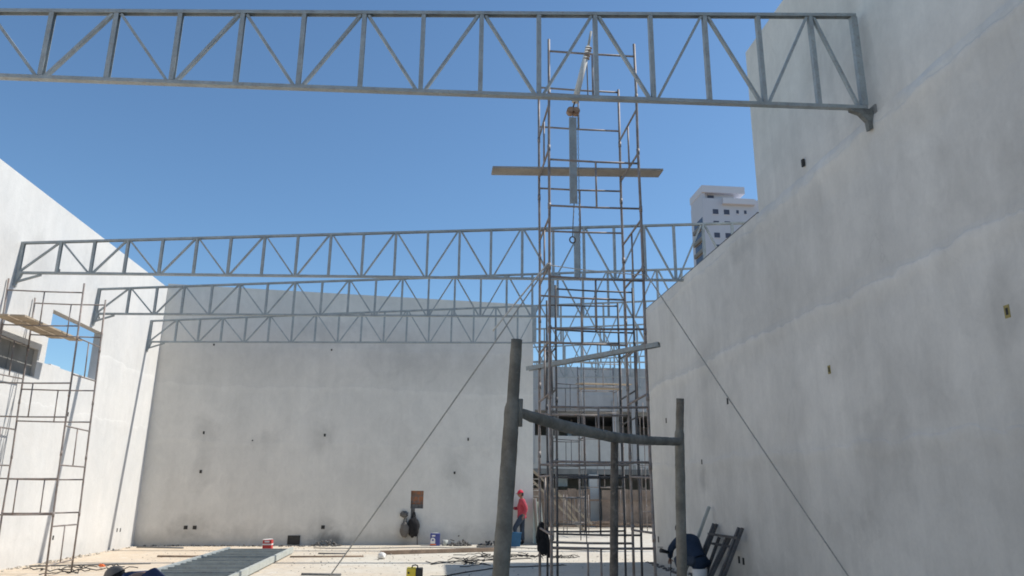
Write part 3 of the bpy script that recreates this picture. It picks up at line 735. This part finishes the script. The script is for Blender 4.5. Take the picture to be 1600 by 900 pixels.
    for s in 'LR':
        a = add(P['sho'+s], .088, 3); a = add(P['elb'+s], .066, a); add(P['wri'+s].lerp(P['elb'+s], .12), .05, a)
    part('shirt', shirt, r, skinned([(pts, rad, ed)]))
    pts = [pel, pel.lerp(mid, .55)]; rad = [(.155, .15), (.135, .135)]; ed = [(0, 1)]
    for s in 'LR':
        h = add(P['hip'+s], .112, 0); h = add(P['kne'+s], .082, h); add(P['ank'+s].lerp(P['kne'+s], .08), .066, h)
    part('trousers', trousers, r, skinned([(pts, rad, ed)]))
    for s in 'LR':
        a_ = P['ank'+s]; t_ = P['toe'+s]
        part('boot', boots, r, skinned([([a_+Vector((0,0,.07)), a_+Vector((0,0,-.02)), a_.lerp(t_, .5)-Vector((0,0,.01)), t_], [.056, .058, .05, .042], [(0,1),(1,2),(2,3)])]))
    return r
walk = dict(pelvis=(0,0,.93), chest=(.0,0,1.30), neck=(-.01,0,1.49), head=(-.05,0,1.61), look=(-1,0,-.12), longshirt=1,
    shoL=(0,-.18,1.40), elbL=(-.04,-.27,1.12), wriL=(-.26,-.24,1.10), shoR=(.0,.18,1.40), elbR=(.10,.26,1.13), wriR=(-.05,.27,.92),
    hipL=(0,-.10,.88), kneL=(-.26,-.10,.53), ankL=(-.10,-.10,.12), toeL=(-.27,-.11,.05), hipR=(.01,.10,.88), kneR=(.02,.10,.48), ankR=(.05,.10,.09), toeR=(-.12,.12,.045))
# seen from the camera (looking +Y) the near arm is the one at -y
walk['wriL'] = (.02, -.30, .93); walk['elbL'] = (.12, -.27, 1.14); walk['elbR'] = (-.10, .25, 1.14); walk['wriR'] = (-.30, .16, 1.16)
person((2.93, 25.62, .005), 0, walk, 'person in a red cap, long red shirt and dark jeans walking along the end wall', 'redshirt', 'jeans', 'redcap')
squat = dict(pelvis=(.18,0,.34), chest=(-.06,0,.66), neck=(-.24,0,.80), head=(-.36,0,.88), look=(-.9,0,-.45),
    shoL=(-.12,-.19,.74), elbL=(-.36,-.24,.52), wriL=(-.55,-.12,.42), shoR=(-.12,.19,.74), elbR=(-.36,.24,.52), wriR=(-.55,.12,.42),
    hipL=(.16,-.11,.34), kneL=(-.26,-.20,.45), ankL=(-.02,-.18,.10), toeL=(-.20,-.20,.045), hipR=(.16,.11,.34), kneR=(-.26,.20,.45), ankR=(-.02,.18,.10), toeR=(-.20,.20,.045))
sq2 = {k: ((v[0], v[1], v[2]+(.08 if k in ('pelvis','hipL','hipR') else .1 if k[:3] in ('che','nec','hea','sho','elb') else 0)) if k != 'look' else v) for k, v in squat.items()}
person((4.98, 14.75, .005), R(-70), sq2, 'person in a dark blue shirt crouching by the right wall behind the near post', 'blueshirt', 'jeans', None)
crawl = dict(squat); crawl.update(chest=(-.12,0,.845), neck=(-.24,0,.80), head=(-.36,0,.82), shoL=(-.15,-.19,.83), shoR=(-.15,.19,.83), pelvis=(.18,0,.62), hipL=(.18,-.11,.6), hipR=(.18,.11,.6), look=(-.8,0,-.6))
person((-2.58, 7.8, .005), R(-8), crawl, 'person in a navy shirt bending down at the bottom left of the view', 'navy', 'jeans', 'greycloth')
bkt = MB().tube([(5.04, 14.58, 0), (5.04, 14.58, .30)], [.12, .145], 18); tag(bkt.build('bucket', 'white'), 'white upturned bucket under the crouching person in dark blue', 'bucket')

# ------------------------------------------------------------------ loose things
# slatted steel panel on the floor
pn = root('slatted_grating', (-4.6, 18.5, 0), 'grey steel slatted panel lying flat on the sunlit floor', 'steel panel')
def px(y, u): return -5.46+(y-22.1)*(-.012)+u*1.68+ (22.1-y)*.0
for u, mt in ((0, 'steel'), (1, 'steel_light')):
    part('side_rail', mt, pn, MB().beam((px(22.1, u), 22.1, .10), (px(14.2, u)+.12, 14.2, .10), .07, .14), .004)
part('splice', 'steel', pn, MB().box((px(20.1,1)-.005, 20.3, .02), (px(20.1,1)+.05, 20.42, .18)))
y = 22.05; k = 0
while y > 14.3:
    sl_ = part('slat', 'slat', pn, MB().beam((px(y,0)+.03, y, .09), (px(y,1)-.03, y-.02, .09+.012*(k%2)), .36, .03), 0)
    part('flange', 'steel_light' if k % 2 else 'steel', sl_, MB().beam((px(y,0)+.03, y-.19, .115), (px(y,1)-.03, y-.21, .12), .025, .06), 0); y -= .43; k += 1
# red and white box
rb = root('carton', (-4.52, 22.55, 0), 'small red and white carton standing behind the slatted panel', 'box')
part('box_body', 'red', rb, MB().box((-4.65, 22.42, .005), (-4.41, 22.66, .33)), .008)
part('white_band', 'white', rb, MB().box((-4.653, 22.417, .20), (-4.407, 22.663, .235)))
part('lid_flap', 'white', rb, MB().beam((-4.65, 22.5, .337), (-4.44, 22.62, .35), .2, .01))
part('label_panel', 'white', rb, MB().box((-4.60, 22.414, .27), (-4.47, 22.42, .31)))
# blue paint tin
pt = root('paint_tin', (.1, 25.35, 0), 'square blue and white paint tin against the end wall', 'paint tin')
part('tin_body', 'bluecan', pt, MB().box((-.05, 25.2, .0), (.26, 25.5, .38)), .012)
em = MB(); em.tube([(.035, 25.195, .18), (.035, 25.2, .18)], .075, 18); em.box((-.04, 25.193, .075), (.11, 25.2, .15))
part('white_emblem', 'white', pt, em)
part('orange_strip', 'orange', pt, MB().box((-.045, 25.19, .03), (.14, 25.199, .065)))
part('dot', 'bluecan', pt, MB().tube([(.035, 25.188, .18), (.035, 25.196, .18)], .03, 12))
part('white_mark', 'white', pt, MB().box((.0, 25.193, .29), (.11, 25.2, .33)))
part('lid', 'steel_light', pt, MB().tube([(.1, 25.35, .38), (.1, 25.35, .395)], .11, 20))
tag(MB().tube([(.42, 25.3, 0), (.42, 25.3, .18)], [.085, .10], 16).build('small_tin', 'steel_light'), 'small pale tin beside the blue paint tin', 'tin')
# welding set
wm = root('welding_machine', (-.31, 15.5, 0), 'small yellow and black welding machine on the floor at the bottom edge', 'welding machine')
part('case_front', 'yellow', wm, MB().box((-.46, 15.35, .02), (-.285, 15.7, .235)), .012)
part('case_side', 'blackplastic', wm, MB().box((-.283, 15.36, .02), (-.15, 15.69, .23)), .012)
part('handle', 'blackplastic', wm, MB().tube([(-.36, 15.5, .23), (-.355, 15.5, .275), (-.30, 15.5, .29), (-.255, 15.5, .275), (-.25, 15.5, .225)], .013, 8))
part('knob', 'blackplastic', wm, MB().tube([(-.42, 15.34, .16), (-.42, 15.352, .16)], .02, 12))
for f_ in (-.42, -.19): part('foot', 'blackplastic', wm, MB().box((f_-.02, 15.4, 0), (f_+.02, 15.65, .022)))
# blue bin
bb = root('plastic_bin', (2.65, 25.1, 0), 'dark blue plastic bin at the feet of the person in red', 'bin')
mb = MB(); 
mb.add([(2.50,24.95,0),(2.80,24.95,0),(2.80,25.2,0),(2.50,25.2,0),(2.46,24.92,.42),(2.84,24.92,.42),(2.84,25.24,.42),(2.46,25.24,.42)], [(0,3,2,1),(0,1,5,4),(1,2,6,5),(2,3,7,6),(3,0,4,7)])
part('tub', 'bluebin', bb, mb); part('rim', 'bluebin', bb, MB().tube([(2.46,24.92,.42),(2.84,24.92,.42),(2.84,25.24,.42),(2.46,25.24,.42),(2.46,24.92,.42)], .014, 8))
# timber and rods
tag(MB().beam((-1.36, 21.71, .06), (2.0, 22.95, .06), .11, .10).build('timber', 'wood_brown', bevel=.005), 'long brown timber lying on the floor before the end wall', 'timber')
for i, (p, q, r_, lab) in enumerate([((-3.05, 21.9, .02), (-2.3, 21.9, .02), .022, 'short steel rod left of the long timber'), ((-3.6, 20.8, .02), (-1.75, 20.95, .02), .025, 'steel rod lying under the left guy rope'),
        ((-6.9, 20.9, .02), (-5.1, 20.8, .02), .03, 'steel rod lying left of the slatted panel'), ((-2.6, 16.5, .02), (-1.8, 16.4, .02), .03, 'short rod at the bottom edge left of the welding machine'),
        ((-8.6, 24.2, .02), (-7.2, 23.9, .02), .03, 'thin steel bar at the foot of the end wall in the left corner'), ((1.4, 24.6, .02), (2.6, 24.2, .02), .03, 'dark steel bar near the blue bin'),
        ((-8.7, 18.3, .02), (-6.4, 19.0, .02), .018, 'thin rod on the floor beside the left scaffold')]):
    tag(MB().tube([p, q], r_, 8).build('steel_rod', 'wood_brown' if i in (1, 2) else 'rope_dark'), lab, 'rod', 'rods lying on the floor')
# rubble clumps
def rubble(cx, cy, rx, ry, n, s, mat, label, h=.15):
    mb = MB(); bm = bmesh.new(); bmesh.ops.create_icosphere(bm, subdivisions=1, radius=1); bv = [v.co.copy() for v in bm.verts]; bf = [[v.index for v in f.verts] for f in bm.faces]; bm.free()
    for i in range(n):
        a = random.uniform(0, 6.283); d = math.sqrt(random.random()); x = cx+rx*d*math.cos(a); y = cy+ry*d*math.sin(a)
        ss = s*random.uniform(.4, 1.2); z = max(0, h*(1-d)*random.random()); e = Vector((random.uniform(.6,1.6), random.uniform(.6,1.6), random.uniform(.4,1.)))
        rot = Matrix.Rotation(random.uniform(0,6.28), 3, 'Z') @ Matrix.Rotation(random.uniform(0, 1), 3, 'X')
        mb.add([Vector((x, y, z+ss*.4))+rot @ (Vector((v.x*e.x, v.y*e.y, v.z*e.z))*ss*(1+.35*noise.noise(v*2+Vector((i,0,0))))) for v in bv], bf)
    return tag(mb.build('rubble', mat), label, 'rubble', kind='stuff')
rubble(.85, 25.3, .42, .25, 60, .05, 'rubble', 'dark heap of rubble right of the paint tin', .35)
rubble(1.95, 25.5, .5, .2, 40, .05, 'rubble', 'low dark rubble strip against the end wall near the person in red', .15)
rubble(-3.3, 25.1, .45, .15, 50, .045, 'rubble', 'dark debris at the foot of the end wall below a damp patch', .3)
rubble(-5.6, 20.2, .35, .2, 14, .05, 'white', 'small heap of white plaster scraps left of the slatted panel', .1)
rubble(-7.8, 18.0, 1.0, .5, 60, .02, 'rubble_light', 'scattered pale chips around the foot of the left scaffold', .03)
rubble(-1, 20.5, 6.5, 4.5, 420, .014, 'rubble', 'fine dark chips scattered over the sunlit floor', .0)
rubble(-1, 21.5, 6.5, 3.5, 420, .018, 'rubble_light', 'fine pale chips scattered over the sunlit floor', .0)
rubble(-5.8, 24.85, 3.0, .12, 160, .03, 'rubble', 'mortar droppings along the foot of the end wall', .03)
rubble(-8.8, 20.5, .12, 4, 120, .03, 'rubble_light', 'mortar droppings along the foot of the left wall', .03)
rubble(5.35, 15.5, .15, 4, 120, .035, 'rubble', 'mortar droppings along the foot of the right wall', .05)
rubble(-7.2, 18.3, .06, .06, 4, .05, 'orange', 'orange scraps beside the foot of the left scaffold', .03)
blob('rag', 'white', (-1.25, 20.35, .08), (.10, .09, .09), None, 3, .5, 3, 4).update_tag()
bpy.data.objects['rag']['label'] = 'crumpled white rag on the floor before the long timber'; bpy.data.objects['rag']['category'] = 'rag'
def cable(pts0, n, spread, r, mat, name, label, cat='cable', seed=1):
    rnd = random.Random(seed); P = [Vector(p) for p in pts0]; out = []
    for a, b in zip(P, P[1:]):
        for k in range(n): 
            u = k/n; p = a.lerp(b, u); w_ = noise.noise(Vector((p.x*.9, p.y*1.3, seed)))*spread; p = p+Vector((0, w_, 0)); p.z = r+.002+abs(noise.noise(p*5))*.01; out.append(p)
    out.append(P[-1])
    return tag(MB().tube(out, r, 6).build(name, mat), label, cat)
cable([(-3.5, 24.0, 0), (2.6, 24.4, 0), (5, 23, 0)], 24, .35, .012, 'rope_dark', 'power_cable', 'thin dark cable lying along the foot of the end wall')
cable([(.0, 16.2, 0), (1.3, 17.6, 0), (3.2, 18.6, 0)], 20, .6, .012, 'black', 'power_cable', 'black cable running into the shade from the welding machine', seed=3)
cable([(.0, 18.9, 0), (1.3, 19.9, 0), (2.6, 20.3, 0)], 20, .5, .012, 'black', 'power_cable', 'black cable on the edge of the wall shadow', seed=5)
def tangle(cx, cy, rad, n, r, label, seed):
    rnd = random.Random(seed); mb = MB()
    for k in range(n):
        a = rnd.uniform(0, 6.28); pts = []; x = cx+rnd.uniform(-.5,.5)*rad; y = cy+rnd.uniform(-.5,.5)*rad
        for i in range(14):
            a += rnd.uniform(-.9, .9); x += .11*rad*math.cos(a); y += .09*rad*math.sin(a); pts.append((x, y, .012+rnd.uniform(0, .06)))
        mb.tube(pts, r, 5)
    return tag(mb.build('wire_tangle', 'black'), label, 'wire', kind='stuff')
tangle(.9, 19.9, 1.5, 8, .01, 'tangle of black wire on the floor by the edge of the shadow', 4)
tangle(2.2, 20.9, .7, 5, .012, 'small knot of black wire just right of the thick near post', 8)
tangle(-7.3, 17.6, .9, 6, .01, 'loose wire around the foot of the left scaffold', 9)
tangle(3.9, 20.8, .8, 4, .01, 'loop of wire on the bright floor inside the tower', 12)
# bags on the end wall
by = bwall(-.6, 0)[1]
for i, (x, z, w_, h_, mt, lab) in enumerate([(-.60, .56, .19, .33, 'black', 'large black backpack hanging on the end wall under the brick niche'), (-.88, .48, .15, .24, 'greycloth', 'grey green bag hanging left of the black backpack')]):
    b = root('bag', (x, by-.12, z-h_), lab, 'bag', 'bags hung on the end wall')
    o = blob('sack', mt, (x, by-.13, z), (w_, .11, h_), b, i+1, .22, 3, 2)
    part('strap', mt, b, MB().tube([(x-.07, by-.1, z+h_*.7), (x-.02, by-.03, z+h_+.12), (x+.02, by-.03, z+h_+.12), (x+.07, by-.1, z+h_*.7)], .014, 6))
    if i == 0: part('loose_strap', mt, b, MB().tube([(x+.12, by-.1, z-.1), (x+.14, by-.1, z-h_-.22)], .013, 6))
cp2 = root('flat_cap', (-.93, by-.1, .86), 'dark speckled cap hanging above the bags', 'cap')
blob('crown', 'rubble', (-.93, by-.08, .95), (.12, .07, .10), cp2, 9, .4, 3, 5)
# jacket on the tower leg
jk = root('jacket', (1.70, 12.25, .78), 'black jacket hanging on the rear left leg of the tall scaffold', 'jacket')
mb = MB(); prof = [(0, 1.22, .035), (-.01, 1.12, .07), (-.005, 1.0, .075), (.01, .9, .08), (.02, .8, .085), (.03, .74, .03)]
vs = []; n = 16
for (dx, z, wd) in prof:
    for k in range(n):
        a = 2*math.pi*k/n; f_ = 1+.3*noise.noise(Vector((math.cos(a)*1.5, math.sin(a)*1.5, z*7)))
        vs.append((1.72+dx+wd*1.15*math.cos(a)*f_, 12.25+.05*math.sin(a)*f_, z-.03*abs(math.sin(a*2))))
fs = [(i*n+k, i*n+(k+1)%n, (i+1)*n+(k+1)%n, (i+1)*n+k) for i in range(len(prof)-1) for k in range(n)]
mb.add(vs, fs, True); part('cloth', 'black', jk, mb)
part('sleeve', 'black', jk, MB().tube([(1.76, 12.24, 1.14), (1.80, 12.23, .95), (1.83, 12.23, .76), (1.83, 12.23, .68)], [.03, .036, .034, .03], 10))
part('sleeve', 'black', jk, MB().tube([(1.68, 12.24, 1.14), (1.655, 12.23, .98), (1.655, 12.23, .9)], [.03, .036, .03], 10))
# boards leaning by the end of the wall
for i, (x, z, lab) in enumerate([(3.46, 1.48, 'tall pale greenish board leaning at the end of the grey wall'), (3.62, 1.36, 'shorter pale greenish board leaning outermost at the end of the grey wall')]):
    tag(MB().add([(x+.02,25.55+.05*i,.01),(x+.06,25.55+.05*i,.01),(x+.06,27.0,.01),(x+.02,27.0,.01),(x-.08,25.6+.05*i,z),(x-.04,25.6+.05*i,z),(x-.04,27.0,z),(x-.08,27.0,z)],
        [(0,3,2,1),(4,5,6,7),(0,1,5,4),(1,2,6,5),(2,3,7,6),(3,0,4,7)]).build('board', 'board'), lab, 'board', 'boards leaning at the wall end')
# steel frames leaning at the right wall
def lean_frame(name, y0, y1, ztop_, zlean, label, posts, dark='tube_dark_shaded', foot=4.75, bar=None):
    r = root(name, (foot+.2, (y0+y1)/2, 0), label, 'steel frame', 'steel frames leaning on the right wall')
    for y, zt, wd in posts:
        part('upright', dark, r, MB().chan((foot, y, .0), (foot+(5.5-foot)*1.0, y-.02, zt), wd, .05, (-1, 0, .4)), 0)
    if bar:
        part('crossbar', dark, r, MB().beam((foot+(5.5-foot)*bar, y0, ztop_*bar), (foot+(5.5-foot)*bar, y1, ztop_*bar), .06, .04))
    return r
lean_frame('leaning_channel', 15.2, 15.2, 1.5, 1, 'single pale grey channel, tallest of the steel pieces leaning on the right wall', [(15.15, 1.42, .06)], 'steel_light', 4.86)
lean_frame('steel_lattice', 15.0, 13.5, 1.08, 1, 'dark steel frame with double uprights leaning on the right wall', [(14.93, 1.10, .08), (14.78, 1.10, .035), (14.25, .9, .06), (14.12, .9, .03), (13.68, 1.08, .07), (13.52, 1.08, .035)], 'tube_dark_shaded', 4.98, .84)
lean_frame('steel_lattice', 14.85, 13.8, .92, 1, 'second dark steel frame standing behind the first against the right wall', [(14.7, .86, .05), (14.4, .82, .04), (13.9, .84, .05)], 'tube_dark_shaded', 5.12, .8)
gr = root('angle_grinder', (4.62, 15.05, .56), 'small dark power tool held out by the crouching person in dark blue', 'power tool')
part('tool_body', 'blackplastic', gr, MB().tube([(4.42, 14.98, .60), (4.5, 15.0, .58), (4.62, 15.06, .55)], [.045, .035, .03], 12))
part('disc', 'rust', gr, MB().tube([(4.42, 14.98, .655), (4.42, 14.98, .66)], .06, 16))
part('cord', 'black', gr, MB().tube([(4.62, 15.06, .55), (4.64, 15.05, .4), (4.62, 15.05, .1), (4.8, 15.0, .01)], .008, 6))
